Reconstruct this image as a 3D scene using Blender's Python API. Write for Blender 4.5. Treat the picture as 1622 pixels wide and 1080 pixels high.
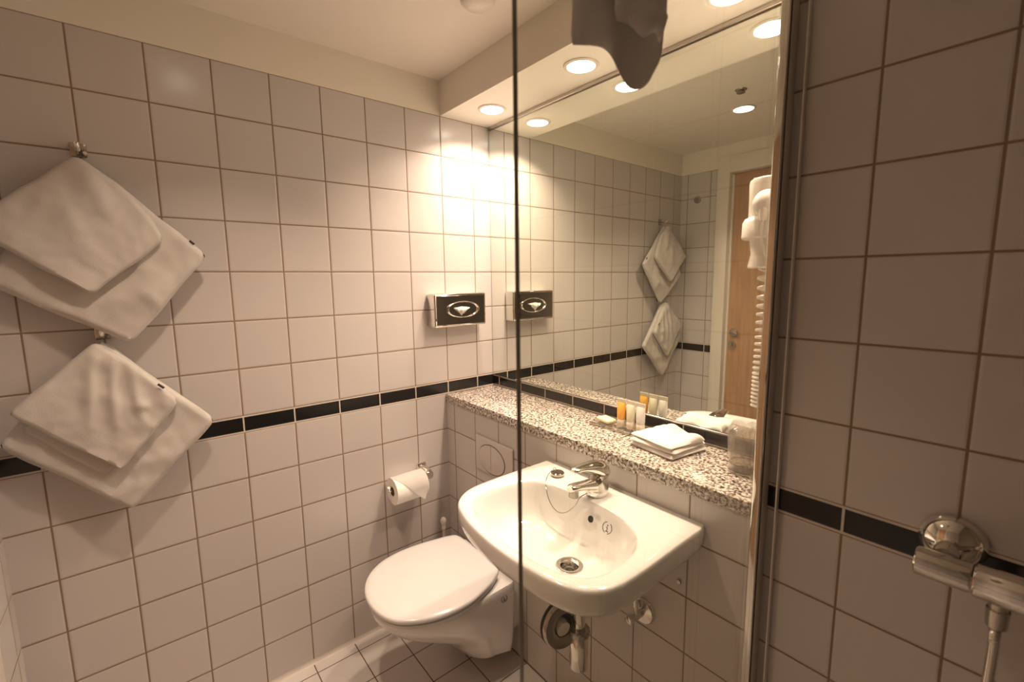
import bpy, bmesh, math, random
from mathutils import Vector, Matrix, noise
random.seed(7)
PI = math.pi
for o in list(bpy.data.objects): bpy.data.objects.remove(o, do_unlink=True)
SC = bpy.context.scene
COL = SC.collection

# ---------------------------------------------------------------- camera
cam_d = bpy.data.cameras.new('camera'); cam = bpy.data.objects.new('camera', cam_d); COL.objects.link(cam)
cam_d.sensor_width = 36.0
cam_d.lens = 719.99 / 1622 * 36.0
cam_d.shift_x = -9.13 / 1622
cam_d.shift_y = -1.95 / 1622
Rv = Vector((0.63942091, 0.76877682, -0.01109499)); Uv = Vector((-0.09455904, 0.09295293, 0.99117019)); Fv = Vector((-0.76301997, 0.63272582, -0.13213085))
M = Matrix((Rv, Uv, -Fv)).transposed().to_4x4(); M.translation = Vector((1.63260, -1.21042, 1.38063))
cam.matrix_world = M
cam_d.clip_start = 0.01
cam_d.dof.use_dof = True; cam_d.dof.focus_distance = 1.75; cam_d.dof.aperture_fstop = 4.5
SC.camera = cam

# ---------------------------------------------------------------- world and view
W = bpy.data.worlds.new('world'); SC.world = W; W.use_nodes = True
W.node_tree.nodes['Background'].inputs[0].default_value = (0.9, 0.8, 0.7, 1)
W.node_tree.nodes['Background'].inputs[1].default_value = 0.0
SC.view_settings.view_transform = 'Standard'; SC.view_settings.look = 'None'
SC.view_settings.exposure = 0.27; SC.view_settings.gamma = 1.0; SC.view_settings.use_curve_mapping = False
LAMP_COL = (1.0, 0.76, 0.57)
SOFFIT_W, CEIL_W, LENS_E = 5.3, 3.5, 12.0

# ---------------------------------------------------------------- dimensions (metres)
T = 0.15; TZ = 0.15073
Z_SB, Z_ST, Z_TOP, Z_CEIL = 0.9064, 0.9604, 2.0155, 2.145     # stripe bottom / top, top of tiling, ceiling
YD = -0.2495          # face of the low installation wall and of the shower wall
YB = -1.5255          # door wall
XR = 2.10             # far shower wall
XP = 1.246            # where the mirror niche ends

# ---------------------------------------------------------------- materials
def new_mat(name):
    m = bpy.data.materials.new(name); m.use_nodes = True
    nt = m.node_tree; b = nt.nodes['Principled BSDF']; return m, nt, b
class N:
    def __init__(s, nt): s.nt = nt
    def new(s, t, **k):
        n = s.nt.nodes.new(t)
        for a, v in k.items(): setattr(n, a, v)
        return n
    def put(s, sock, v):
        if isinstance(v, (int, float)): sock.default_value = v
        elif isinstance(v, tuple): sock.default_value = v if len(v) == 4 or sock.type == 'VECTOR' else v + (1,)
        else: s.nt.links.new(v, sock)
    def m(s, op, a, b=0.0, c=0.0):
        n = s.new('ShaderNodeMath', operation=op); s.put(n.inputs[0], a); s.put(n.inputs[1], b)
        if op in ('COMPARE', 'SMOOTH_MIN', 'SMOOTH_MAX', 'MULTIPLY_ADD'): s.put(n.inputs[2], c)
        return n.outputs[0]
    def mix(s, f, a, b):
        n = s.new('ShaderNodeMix', data_type='RGBA'); s.put(n.inputs[0], f); s.put(n.inputs[6], a); s.put(n.inputs[7], b); return n.outputs[2]
    def mixf(s, f, a, b):
        n = s.new('ShaderNodeMix', data_type='FLOAT'); s.put(n.inputs[0], f); s.put(n.inputs[2], a); s.put(n.inputs[3], b); return n.outputs[0]
    def step(s, v, lo, hi):
        n = s.new('ShaderNodeMapRange', interpolation_type='SMOOTHSTEP'); s.put(n.inputs[0], v); s.put(n.inputs[1], lo); s.put(n.inputs[2], hi); return n.outputs[0]
    def noise(s, scale, detail=2, vec=None, rough=.5):
        n = s.new('ShaderNodeTexNoise'); n.inputs['Scale'].default_value = scale; n.inputs['Detail'].default_value = detail; n.inputs['Roughness'].default_value = rough
        if vec is not None: s.put(n.inputs['Vector'], vec)
        return n.outputs[0]
    def bump(s, h, strength, dist):
        n = s.new('ShaderNodeBump'); n.inputs['Strength'].default_value = strength; n.inputs['Distance'].default_value = dist; s.put(n.inputs['Height'], h); return n.outputs[0]

TILE = (0.575, 0.535, 0.515); GROUT = (0.25, 0.170, 0.120); PAINT = (0.78, 0.735, 0.64)
def tile_mat(name, axis, u0, paint=True, stripe=True):
    m, nt, b = new_mat(name); n = N(nt)
    pos = n.new('ShaderNodeNewGeometry').outputs['Position']
    sx = n.new('ShaderNodeSeparateXYZ'); n.put(sx.inputs[0], pos)
    u = sx.outputs[axis]; z = sx.outputs[2]
    uu = n.m('DIVIDE', n.m('SUBTRACT', u, u0), T)
    fu = n.m('FRACT', uu)
    du = n.m('MULTIPLY', n.m('MINIMUM', fu, n.m('SUBTRACT', 1.0, fu)), T)
    up = n.m('GREATER_THAN', z, (Z_SB + Z_ST) / 2)
    zref = n.mixf(up, Z_SB, Z_ST)
    vv = n.m('DIVIDE', n.m('SUBTRACT', z, zref), TZ)
    fv = n.m('FRACT', vv)
    dv = n.m('MULTIPLY', n.m('MINIMUM', fv, n.m('SUBTRACT', 1.0, fv)), TZ)
    ins = n.m('MULTIPLY', n.m('GREATER_THAN', z, Z_SB), n.m('LESS_THAN', z, Z_ST))
    dvs = n.m('MINIMUM', n.m('ABSOLUTE', n.m('SUBTRACT', z, Z_SB)), n.m('ABSOLUTE', n.m('SUBTRACT', z, Z_ST)))
    # the black strip tile is a little narrower than the joint lines around it
    dvi = n.m('SUBTRACT', dvs, 0.0025)
    dvv = n.mixf(ins, dv, dvi)
    d = n.m('MINIMUM', du, dvv)
    g = n.step(d, 0.0015, 0.0027)                     # 0 grout, 1 tile
    wob = n.noise(3.0, 2, pos)
    cell = n.new('ShaderNodeTexWhiteNoise', noise_dimensions='2D')
    cv = n.new('ShaderNodeCombineXYZ'); n.put(cv.inputs[0], n.m('FLOOR', uu)); n.put(cv.inputs[1], n.m('FLOOR', vv)); n.put(cell.inputs['Vector'], cv.outputs[0])
    tcol = n.mix(cell.outputs[0], TILE, tuple(c * 0.955 for c in TILE))
    tcol = n.mix(ins, tcol, (0.012, 0.011, 0.011)) if stripe else tcol
    gcol = n.mix(ins, GROUT, (0.62, 0.55, 0.48))
    col = n.mix(g, gcol, tcol)
    rough = n.mixf(g, 0.85, n.mixf(wob, 0.16, 0.26))
    hgt = n.m('ADD', n.step(d, 0.0008, 0.0060), n.m('MULTIPLY', n.noise(9.0, 1, pos), 0.10))
    if paint:
        p = n.m('GREATER_THAN', z, Z_TOP)
        col = n.mix(p, col, PAINT); rough = n.mixf(p, rough, 0.6)
        hgt = n.mixf(p, hgt, n.m('MULTIPLY', n.noise(120.0, 2, pos), 0.1))
    n.put(b.inputs['Base Color'], col); n.put(b.inputs['Roughness'], rough)
    n.put(b.inputs['Normal'], n.bump(hgt, 0.55, 0.0012))
    return m
def floor_mat():
    m, nt, b = new_mat('floor_tile'); n = N(nt)
    pos = n.new('ShaderNodeNewGeometry').outputs['Position']
    sx = n.new('ShaderNodeSeparateXYZ'); n.put(sx.inputs[0], pos)
    def dd(s, u0, p):
        f = n.m('FRACT', n.m('DIVIDE', n.m('SUBTRACT', s, u0), p)); return n.m('MULTIPLY', n.m('MINIMUM', f, n.m('SUBTRACT', 1.0, f)), p)
    d = n.m('MINIMUM', dd(sx.outputs[0], 0.055, 0.15), dd(sx.outputs[1], -0.25, 0.1485))
    g = n.step(d, 0.0012, 0.0022)
    n.put(b.inputs['Base Color'], n.mix(g, (0.10, 0.06, 0.04), (0.60, 0.56, 0.53)))
    n.put(b.inputs['Roughness'], n.mixf(g, 0.9, 0.36))
    n.put(b.inputs['Normal'], n.bump(n.m('ADD', n.step(d, 0.001, 0.005), n.m('MULTIPLY', n.noise(60, 2, pos), .1)), 0.5, 0.0012))
    return m
def plain(name, col, rough=0.5, metal=0.0, bump=None, spec=None, coat=0.0, sss=0.0):
    m, nt, b = new_mat(name); n = N(nt)
    tc = n.new('ShaderNodeTexCoord').outputs['Object']
    v = n.noise(14.0, 3, tc)
    n.put(b.inputs['Base Color'], n.mix(v, tuple(c * 0.97 for c in col), col))
    n.put(b.inputs['Roughness'], n.mixf(v, rough * 0.9, min(1, rough * 1.1))); b.inputs['Metallic'].default_value = metal
    if coat: b.inputs['Coat Weight'].default_value = coat; b.inputs['Coat Roughness'].default_value = 0.05
    if spec is not None: b.inputs['Specular IOR Level'].default_value = spec
    if bump: n.put(b.inputs['Normal'], n.bump(n.noise(bump[0], 3, tc), bump[1], bump[2]))
    return m
def granite():
    m, nt, b = new_mat('granite'); n = N(nt)
    tc = n.new('ShaderNodeTexCoord').outputs['Object']
    a = n.noise(125, 6, tc, .75); c = n.noise(230, 3, tc, .6); e = n.noise(70, 3, tc)
    r = n.new('ShaderNodeValToRGB'); n.put(r.inputs[0], a)
    el = r.color_ramp.elements; el[0].position = 0.40; el[0].color = (0.02, 0.018, 0.016, 1); el[1].position = 0.58; el[1].color = (0.86, 0.80, 0.74, 1)
    for p, q in ((0.44, (0.10, 0.08, 0.07, 1)), (0.49, (0.36, 0.30, 0.26, 1)), (0.53, (0.64, 0.57, 0.51, 1))):
        x = el.new(p); x.color = q
    col = n.mix(n.step(c, 0.60, 0.70), r.outputs[0], (0.06, 0.05, 0.045))
    col = n.mix(n.m('MULTIPLY', n.step(e, .55, .7), .5), col, (0.30, 0.21, 0.16))
    n.put(b.inputs['Base Color'], col); b.inputs['Roughness'].default_value = 0.16
    return m
def wood():
    m, nt, b = new_mat('door_veneer'); n = N(nt)
    tc = n.new('ShaderNodeTexCoord').outputs['Object']
    mp = n.new('ShaderNodeMapping'); n.put(mp.inputs[0], tc); mp.inputs['Scale'].default_value = (9, 9, 0.7)
    v = n.noise(6, 6, mp.outputs[0], .65)
    n.put(b.inputs['Base Color'], n.mix(n.step(v, .3, .7), (0.41, 0.235, 0.135), (0.55, 0.34, 0.205))); b.inputs['Roughness'].default_value = 0.4
    return m
def mirror_mat():
    m, nt, b = new_mat('mirror_silver'); n = N(nt)
    tc = n.new('ShaderNodeTexCoord').outputs['Object']
    n.put(b.inputs['Base Color'], n.mix(n.noise(4, 2, tc), (0.86, 0.89, 0.845), (0.87, 0.90, 0.855)))
    b.inputs['Metallic'].default_value = 1.0; b.inputs['Roughness'].default_value = 0.0
    return m
def emit(name, col, s):
    m = bpy.data.materials.new(name); m.use_nodes = True; nt = m.node_tree; nt.nodes.clear(); n = N(nt)
    e = n.new('ShaderNodeEmission'); e.inputs[0].default_value = col + (1,); e.inputs[1].default_value = s
    o = n.new('ShaderNodeOutputMaterial'); nt.links.new(e.outputs[0], o.inputs[0]); return m
def thin_glass(name, tint, refl=1.0, white=0.0, wcol=(0.9, 0.85, 0.8), rough=0.0, bump=None):
    m = bpy.data.materials.new(name); m.use_nodes = True; nt = m.node_tree; nt.nodes.clear(); n = N(nt)
    t = n.new('ShaderNodeBsdfTransparent'); t.inputs[0].default_value = tint + (1,)
    g = n.new('ShaderNodeBsdfGlossy'); g.inputs['Roughness'].default_value = rough; g.inputs['Color'].default_value = (refl, refl, refl, 1)
    f = n.new('ShaderNodeLayerWeight'); f.inputs[0].default_value = .5
    fac = n.m('ADD', 0.035, n.m('MULTIPLY', n.m('POWER', f.outputs['Facing'], 5.0), 0.9))
    s = n.new('ShaderNodeMixShader'); n.put(s.inputs[0], fac); n.put(s.inputs[1], t.outputs[0]); n.put(s.inputs[2], g.outputs[0])
    out = s.outputs[0]
    if bump:
        bn = n.bump(n.noise(bump[0], 3, n.new('ShaderNodeTexCoord').outputs['Object']), bump[1], bump[2]); n.put(g.inputs['Normal'], bn); n.put(f.inputs['Normal'], bn)
    if white:
        d = n.new('ShaderNodeBsdfDiffuse'); d.inputs[0].default_value = wcol + (1,)
        tl = n.new('ShaderNodeBsdfTranslucent'); tl.inputs[0].default_value = wcol + (1,)
        q = n.new('ShaderNodeMixShader'); q.inputs[0].default_value = .5; n.put(q.inputs[1], d.outputs[0]); n.put(q.inputs[2], tl.outputs[0])
        s2 = n.new('ShaderNodeMixShader'); s2.inputs[0].default_value = white; n.put(s2.inputs[1], out); n.put(s2.inputs[2], q.outputs[0]); out = s2.outputs[0]
    o = n.new('ShaderNodeOutputMaterial'); n.put(o.inputs[0], out); return m

MT = {
 'wallL': tile_mat('wall_left_tile', 1, -0.0905), 'wallB': tile_mat('wall_back_tile', 0, 0.04), 'ledge': tile_mat('low_wall_tile', 0, 0.0574),
 'wallF': tile_mat('door_wall_tile', 0, 0.044), 'wallR': plain('darkened_unseen_wall', (0.26, 0.22, 0.185), 0.4),  # wallR: unseen wall, coloured dark to cut the bounce light
 'floor': floor_mat(), 'paint': plain('ceiling_paint', (0.84, 0.795, 0.72), 0.6, bump=(90, .1, .001)),
 'granite': granite(), 'wood': wood(), 'mirror': mirror_mat(),
 'ceramic': plain('white_ceramic', (0.78, 0.765, 0.745), 0.09, coat=.6), 'plastic': plain('white_plastic', (0.84, 0.79, 0.72), 0.3),
 'lidplastic': plain('toilet_seat_plastic', (0.66, 0.65, 0.64), 0.16), 'plate': plain('flush_plate_plastic', (0.60, 0.55, 0.515), 0.3),
 'chrome': plain('chrome', (0.80, 0.77, 0.73), 0.07, metal=1.0), 'satin': plain('satin_steel', (0.42, 0.39, 0.36), 0.16, metal=1.0),
 'alu': plain('brushed_aluminium', (0.58, 0.54, 0.50), 0.25, metal=1.0),
 'white': plain('white_lacquer', (0.76, 0.70, 0.63), 0.35), 'dark': plain('dark_rubber', (0.02, 0.018, 0.016), 0.5),
 'mark': plain('printed_mark', (0.06, 0.055, 0.05), 0.5), 'tag': plain('woven_tag', (0.05, 0.04, 0.035), 0.8),
 'cotton': plain('towel_cotton', (0.57, 0.535, 0.505), 0.95, bump=(420, .5, .0012), spec=.1),
 'facecotton': plain('face_cloth_cotton', (0.80, 0.77, 0.74), 0.95, bump=(420, .5, .0012), spec=.1),
 'paper': plain('tissue_paper', (0.90, 0.87, 0.83), 0.9, bump=(200, .2, .0005), spec=.1),
 'paperside': plain('paper_roll_side', (0.74, 0.66, 0.58), 0.95), 'core': plain('cardboard_core', (0.30, 0.21, 0.14), 0.9),
 'soap': plain('cream_soap', (0.92, 0.84, 0.56), 0.45), 'orange': plain('orange_gel', (0.95, 0.50, 0.10), 0.25),
 'pale': plain('pale_yellow_lotion', (0.86, 0.81, 0.62), 0.3), 'milky': plain('milky_lotion', (0.84, 0.80, 0.75), 0.3), 'cap': plain('clear_cap', (0.88, 0.80, 0.68), 0.25),
 'glass': thin_glass('shower_glass', (0.955, 0.96, 0.925)), 'acrylic': thin_glass('clear_acrylic', (0.90, 0.88, 0.85), 1.0, .06),
 'seal': plain('pale_seal', (0.80, 0.74, 0.68), 0.4), 'reflgrey': plain('side_reflection_grey', (0.62, 0.57, 0.52), 0.4), 'edge': plain('glass_edge', (0.055, 0.060, 0.040), 0.25),
 'cup': thin_glass('wrapped_plastic', (0.94, 0.92, 0.90), 1.0, .16, (0.86, .80, .76), .08, (45, .8, .006)), 'hole': plain('dark_hole', (0.008, 0.007, 0.006), 0.6),
 'lens': emit('lamp_lens', (1.0, 0.90, 0.76), LENS_E), 'brush': thin_glass('clear_handle', (0.85, .82, .8), 1.0, .45, (0.85, .8, .76)),
 'ash': plain('grey_pipe_plastic', (0.55, 0.50, 0.46), 0.4),
}

# ---------------------------------------------------------------- helpers
def obj(name, bm, mat, parent=None, smooth=True, angle=40):
    me = bpy.data.meshes.new(name); bmesh.ops.recalc_face_normals(bm, faces=bm.faces); bm.to_mesh(me); bm.free()
    for mm in (mat if isinstance(mat, (list, tuple)) else [mat]): me.materials.append(mm)
    if smooth:
        me.shade_smooth()
        try: me.set_sharp_from_angle(angle=math.radians(angle))
        except Exception: pass
    o = bpy.data.objects.new(name, me); COL.objects.link(o)
    if parent is not None: o.parent = parent; o.matrix_parent_inverse = Matrix.Translation(-parent.location)
    return o
def tag(o, label, cat=None, group=None):
    o['label'] = label
    if cat: o['category'] = cat
    if group: o['group'] = group
    return o
def thing(name, loc, label, cat, group=None):
    o = bpy.data.objects.new(name, None); COL.objects.link(o); o.location = loc; o.empty_display_size = .05
    return tag(o, label, cat, group)
def struct(name, bm, mat, parent=None, smooth=False):
    o = obj(name, bm, mat, parent, smooth=smooth)
    if parent is None: o['kind'] = 'structure'
    return o
def box(bm, x0, x1, y0, y1, z0, z1, bev=0.0, seg=2, mi=0):
    vs = [bm.verts.new((x, y, z)) for x in (x0, x1) for y in (y0, y1) for z in (z0, z1)]
    fs = [bm.faces.new([vs[i] for i in q]) for q in ((0, 1, 3, 2), (4, 6, 7, 5), (0, 4, 5, 1), (2, 3, 7, 6), (0, 2, 6, 4), (1, 5, 7, 3))]
    for f in fs: f.material_index = mi
    if bev:
        es = set(e for f in fs for e in f.edges)
        bmesh.ops.bevel(bm, geom=list(es), offset=bev, segments=seg, profile=.5, affect='EDGES')
    return bm
def BM(): return bmesh.new()
def loft(bm, rings, cap0=True, cap1=True, mi=0):
    """rings: lists of equally many points"""
    R = [[bm.verts.new(p) for p in r] for r in rings]; n = len(R[0])
    for a, b in zip(R, R[1:]):
        for i in range(n):
            f = bm.faces.new((a[i], a[(i+1) % n], b[(i+1) % n], b[i])); f.material_index = mi
    if cap0: bm.faces.new(R[0]).material_index = mi
    if cap1: bm.faces.new(list(reversed(R[-1]))).material_index = mi
    return bm
def frame(d):
    d = Vector(d).normalized(); u = Vector((0, 0, 1)) if abs(d.z) < .9 else Vector((0, 1, 0))
    a = d.cross(u).normalized(); return a, a.cross(d).normalized()
def lathe(bm, prof, c=(0, 0, 0), axis=(0, 0, 1), n=32, cap0=True, cap1=True, mi=0):
    """prof: (radius, height along the axis)"""
    c = Vector(c); ax = Vector(axis).normalized(); a, b = frame(ax)
    return loft(bm, [[c + ax*h + (a*math.cos(t) + b*math.sin(t))*max(r, 1e-5) for t in [2*PI*i/n for i in range(n)]] for r, h in prof], cap0, cap1, mi)
def tube(bm, pts, r, n=12, mi=0):
    pts = [Vector(p) for p in pts]; rings = []; prev = None
    for i, p in enumerate(pts):
        d = (pts[min(i+1, len(pts)-1)] - pts[max(i-1, 0)]).normalized()
        if prev is None: a, b = frame(d)
        else:
            a = (prev - d*prev.dot(d)).normalized(); b = a.cross(d).normalized()
        prev = a; rr = r[i] if isinstance(r, (list, tuple)) else r
        rings.append([p + (a*math.cos(t) + b*math.sin(t))*rr for t in [2*PI*k/n for k in range(n)]])
    return loft(bm, rings, mi=mi)
def ellsec(c, a, b, n=24, e=1.0):
    c = Vector(c); a = Vector(a); b = Vector(b); out = []
    for k in range(n):
        t = 2*PI*k/n; ct, st = math.cos(t), math.sin(t)
        out.append(c + a*(math.copysign(abs(ct)**e, ct)) + b*(math.copysign(abs(st)**e, st)))
    return out
def spline(P, n, closed=True):
    out = []; L = len(P)
    for i in range(L if closed else L-1):
        g = lambda j: Vector(P[j % L]) if closed else Vector(P[max(0, min(L-1, j))])
        p0, p1, p2, p3 = g(i-1), g(i), g(i+1), g(i+2)
        for k in range(n):
            t = k/n
            out.append(0.5*((2*p1) + (p2-p0)*t + (2*p0-5*p1+4*p2-p3)*t*t + (-p0+3*p1-3*p2+p3)*t**3))
    if not closed: out.append(Vector(P[-1]))
    return out
def polar(poly, c, n):
    """resample a star-shaped polygon by angle around c"""
    out = []; c = Vector(c)
    for k in range(n):
        th = 2*PI*k/n; d = Vector((math.cos(th), math.sin(th))); best = None
        for i in range(len(poly)):
            a = poly[i] - c; b = poly[(i+1) % len(poly)] - c; e = b - a
            den = d.x*e.y - d.y*e.x
            if abs(den) < 1e-12: continue
            t = (a.x*e.y - a.y*e.x)/den; s = (a.x*d.y - a.y*d.x)/den
            if t > 0 and -1e-6 <= s <= 1+1e-6 and (best is None or t > best): best = t
        out.append(c + d*best)
    return out
def disc(bm, c, axis, r, h, bev=.001, n=32, mi=0):
    return lathe(bm, [(r-bev, 0), (r, bev), (r, h-bev), (r-bev, h)], c, axis, n, mi=mi)

# ---------------------------------------------------------------- setting
struct('floor', box(BM(), -.1, XR+.1, YB-.1, .1, -.1, 0), MT['floor'])
struct('ceiling', box(BM(), -.1, XR+.1, YB-.1, .1, Z_CEIL, Z_CEIL+.1), MT['paint'])
struct('wall_left', box(BM(), -.1, 0, YB, 0, 0, Z_CEIL), MT['wallL'])
struct('wall_back', box(BM(), -.1, XP, 0, .1, 0, Z_CEIL), MT['wallB'])
struct('wall_lower', box(BM(), 0, XP, YD, 0, 0, 0.872), MT['ledge'])
struct('wall_shower', box(BM(), XP, XR, YD, .1, 0, Z_CEIL), MT['ledge'])
struct('wall_right', box(BM(), XR, XR+.1, YB, .1, 0, Z_CEIL), MT['wallR'])
DX0, DX1, DZ = 0.285, 1.04, 2.005
bm = BM(); box(bm, -.1, DX0, YB-.1, YB, 0, Z_CEIL); box(bm, DX1, XR+.1, YB-.1, YB, 0, Z_CEIL); box(bm, DX0, DX1, YB-.1, YB, DZ, Z_CEIL)
struct('wall_front', bm, MT['wallF'])
struct('trim_1', box(BM(), 0, XP, -.240, 0, Z_TOP, Z_CEIL), MT['paint'])          # boxed soffit over the mirror
SC.objects['trim_1'].name = 'ceiling_soffit'
# door wall: door with its frame
bm = BM()
box(bm, DX0-.043, DX0+.03, YB-.1, YB+.018, 0, DZ+.07, .004); box(bm, DX1-.03, DX1+.043, YB-.1, YB+.018, 0, DZ+.07, .004); box(bm, DX0+.028, DX1-.028, YB-.1, YB+.018, DZ-.025, DZ+.07, .004)
box(bm, DX0+.028, DX0+.042, YB-.1, YB-.02, 0, DZ-.03, .002); box(bm, DX1-.042, DX1-.028, YB-.1, YB-.02, 0, DZ-.03, .002)
struct('trim_2', bm, MT['white'], smooth=True)
dr = struct('door_1', box(BM(), DX0+.04, DX1-.04, YB-.07, YB-.03, .005, DZ-.026, .002), MT['wood'], smooth=True)
bm = BM(); lathe(bm, [(.026, 0), (.026, .004), (.024, .007)], (.363, YB-.03, 1.045), (0, 1, 0)); lathe(bm, [(.009, 0), (.009, .035)], (.363, YB-.024, 1.045), (0, 1, 0), 20)
tube(bm, [(.363, YB+.004, 1.045), (.372, YB+.010, 1.045), (.392, YB+.012, 1.045), (.402, YB+.012, 1.045)], [.010, .010, .010, .008])
tag(obj('door_handle', bm, MT['alu'], dr), 'satin metal lever handle')
bm = BM(); lathe(bm, [(.024, 0), (.024, .004), (.022, .007)], (.357, YB-.03, .971), (0, 1, 0)); box(bm, .352, .362, YB-.023, YB-.008, .958, .984, .002)
tag(obj('thumb_turn', bm, MT['alu'], dr), 'satin metal privacy lock turn')
# cove strip where floor meets the walls
bm = BM()
for k in range(1):
    rings = []
    for y in (YB, YD): rings.append([(0, y, 0), (.012, y, 0), (.006, y, .003), (.002, y, .008), (0, y, .014)])
    loft(bm, rings)
struct('baseboard_left', bm, plain('sealant', (0.58, 0.52, 0.47), 0.5))

# ---------------------------------------------------------------- mirror
t = thing('wall_mirror', (XP/2, 0, Z_ST), 'large frameless wall mirror above the granite ledge', 'mirror')
bm = BM(); box(bm, .003, XP-.002, -.006, -.001, Z_ST-.006, 2.003, .001, 1); obj('mirror_glass', bm, MT['mirror'], t, smooth=False)
bm = BM(); box(bm, .003, XP-.002, -.010, -.001, Z_ST-.012, Z_ST-.0065, .001, 1); tag(obj('bottom_rail', bm, MT['alu'], t), 'thin metal strip along the lower mirror edge')
bm = BM(); box(bm, .003, XP-.002, -.014, -.001, 2.0035, 2.0150, .001, 1); tag(obj('top_channel', bm, MT['alu'], t), 'grey metal channel under the soffit')

# ---------------------------------------------------------------- granite ledge
bm = BM(); box(bm, .001, XP-.001, -.256, -.001, .8725, .9055, .003, 2)
tag(obj('granite_ledge', bm, MT['granite']), 'long speckled granite ledge running under the mirror', 'shelf')

# ---------------------------------------------------------------- lamps
def spot(parent, c, w, ang):
    l = bpy.data.lights.new('lamp_light', 'AREA'); l.shape = 'DISK'; l.size = .080; l.energy = w; l.color = LAMP_COL; l.spread = math.radians(ang)
    o = bpy.data.objects.new('lamp_light', l); COL.objects.link(o); o.location = c; o.parent = parent; o.matrix_parent_inverse = Matrix.Translation(-parent.location)
def downlight(x, y, z, w, label, group=None, ang=132):
    t = thing('recessed_downlight', (x, y, z), label, 'ceiling light', group)
    bm = BM(); lathe(bm, [(.0425, .0005), (.043, -.0035), (.047, -.0045), (.0525, -.002), (.0535, .0005)], (x, y, z-.001), (0, 0, 1), 48, False, False)
    bmesh.ops.bridge_loops(bm, edges=[e for e in bm.edges if e.is_boundary])
    obj('trim_ring', bm, MT['white'], t)
    bm = BM(); lathe(bm, [(.0415, 0), (.0415, .001)], (x, y, z-.003), (0, 0, 1), 48); obj('lamp_lens', bm, MT['lens'], t)
    spot(t, (x, y, z-.0042), w, ang)
downlight(.183, -.122, Z_TOP, SOFFIT_W, 'round lit downlight in the soffit nearest the tiled corner')
downlight(.633, -.122, Z_TOP, SOFFIT_W, 'round lit downlight in the middle of the soffit')
downlight(1.083, -.120, Z_TOP, SOFFIT_W, 'round lit downlight in the soffit at the right end, cut by the picture top')
downlight(.604, -1.017, Z_CEIL, CEIL_W, 'lone lit downlight in the main ceiling, seen in the mirror', ang=104)
t = thing('smoke_detector', (.535, -.428, Z_CEIL), 'white round smoke detector on the ceiling at the top edge', 'smoke detector')
bm = BM(); lathe(bm, [(.048, 0), (.050, -.006), (.047, -.018), (.038, -.026), (.012, -.030)], (.535, -.428, Z_CEIL-.001), (0, 0, 1), 40); obj('detector_body', bm, MT['white'], t)
bm = BM(); lathe(bm, [(.0513, 0), (.053, -.004), (.0513, -.0045)], (.535, -.428, Z_CEIL-.0005), (0, 0, 1), 40, False, False); bmesh.ops.bridge_loops(bm, edges=[e for e in bm.edges if e.is_boundary]); obj('mounting_ring', bm, MT['white'], t)
t = thing('ceiling_sprinkler', (.694, -.791, Z_CEIL), 'small dark metal sprinkler head in the ceiling', 'sprinkler')
bm = BM(); lathe(bm, [(.024, 0), (.022, -.003), (.016, -.005), (.015, -.009), (.006, -.010)], (.694, -.791, Z_CEIL-.0005), (0, 0, 1), 24); obj('sprinkler_body', bm, MT['satin'], t)
bm = BM(); disc(bm, (.694, -.791, Z_CEIL-.0135), (0, 0, 1), .017, .002, .0005, 20); obj('deflector', bm, MT['satin'], t)

# ---------------------------------------------------------------- shower screen
t = thing('shower_screen', (1.262, -.57, 0), 'clear glass shower screen panel held by a chrome wall profile', 'shower screen')
bm = BM(); box(bm, 1.2640, 1.2720, -.908, -.262, .02, 1.96, .0012, 2)
for f in bm.faces:
    c = f.calc_center_median(); f.material_index = 0 if abs(f.normal.x) > .9 else 1
obj('glass_panel', bm, [MT['glass'], MT['edge']], t, smooth=False)
bm = BM()
def extr(bm, prof, z0, z1, mi=0): loft(bm, [[(x, y, z0) for x, y in prof], [(x, y, z1) for x, y in prof]], mi=mi)
def rrect(x0, x1, y0, y1, r, n=5):
    out = []
    for cx, cy, a0 in ((x1-r, y1-r, 0), (x0+r, y1-r, 90), (x0+r, y0+r, 180), (x1-r, y0+r, 270)):
        for k in range(n+1):
            a = math.radians(a0 + 90*k/n); out.append((cx + r*math.cos(a), cy + r*math.sin(a)))
    return out
extr(bm, rrect(1.2592, 1.2765, -.286, YD-.0005, .004, 7), .01, 1.97)
tag(obj('wall_profile', bm, MT['chrome'], t), 'polished chrome channel fixed to the tiles')
bm = BM(); extr(bm, rrect(1.2767, 1.2779, -.2825, -.2808, .0004), .02, 1.955); tag(obj('rubber_gasket', bm, MT['dark'], t), 'thin black rubber gasket')
bm = BM(); extr(bm, rrect(1.2767, 1.2787, -.2802, -.262, .0008), .02, 1.955); extr(bm, rrect(1.2767, 1.2782, -.2612, -.2515, .0006), .02, 1.955); tag(obj('reflection_plate', bm, MT['reflgrey'], t), 'dull grey ribbed plate coloured as tiles reflected in the profile side')  # added plate, its grey stands in for tiles reflected in the chrome side
bm = BM(); extr(bm, rrect(1.2955, 1.2985, -.262, YD-.0005, .001), .01, 1.97); tag(obj('clear_seal', bm, MT['seal'], t), 'thin pale sealing strip on the shower tiles')
bm = BM(); box(bm, 1.260, 1.276, -.910, -.287, .001, .0195, .002); obj('bottom_rail', bm, MT['chrome'], t)

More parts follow.
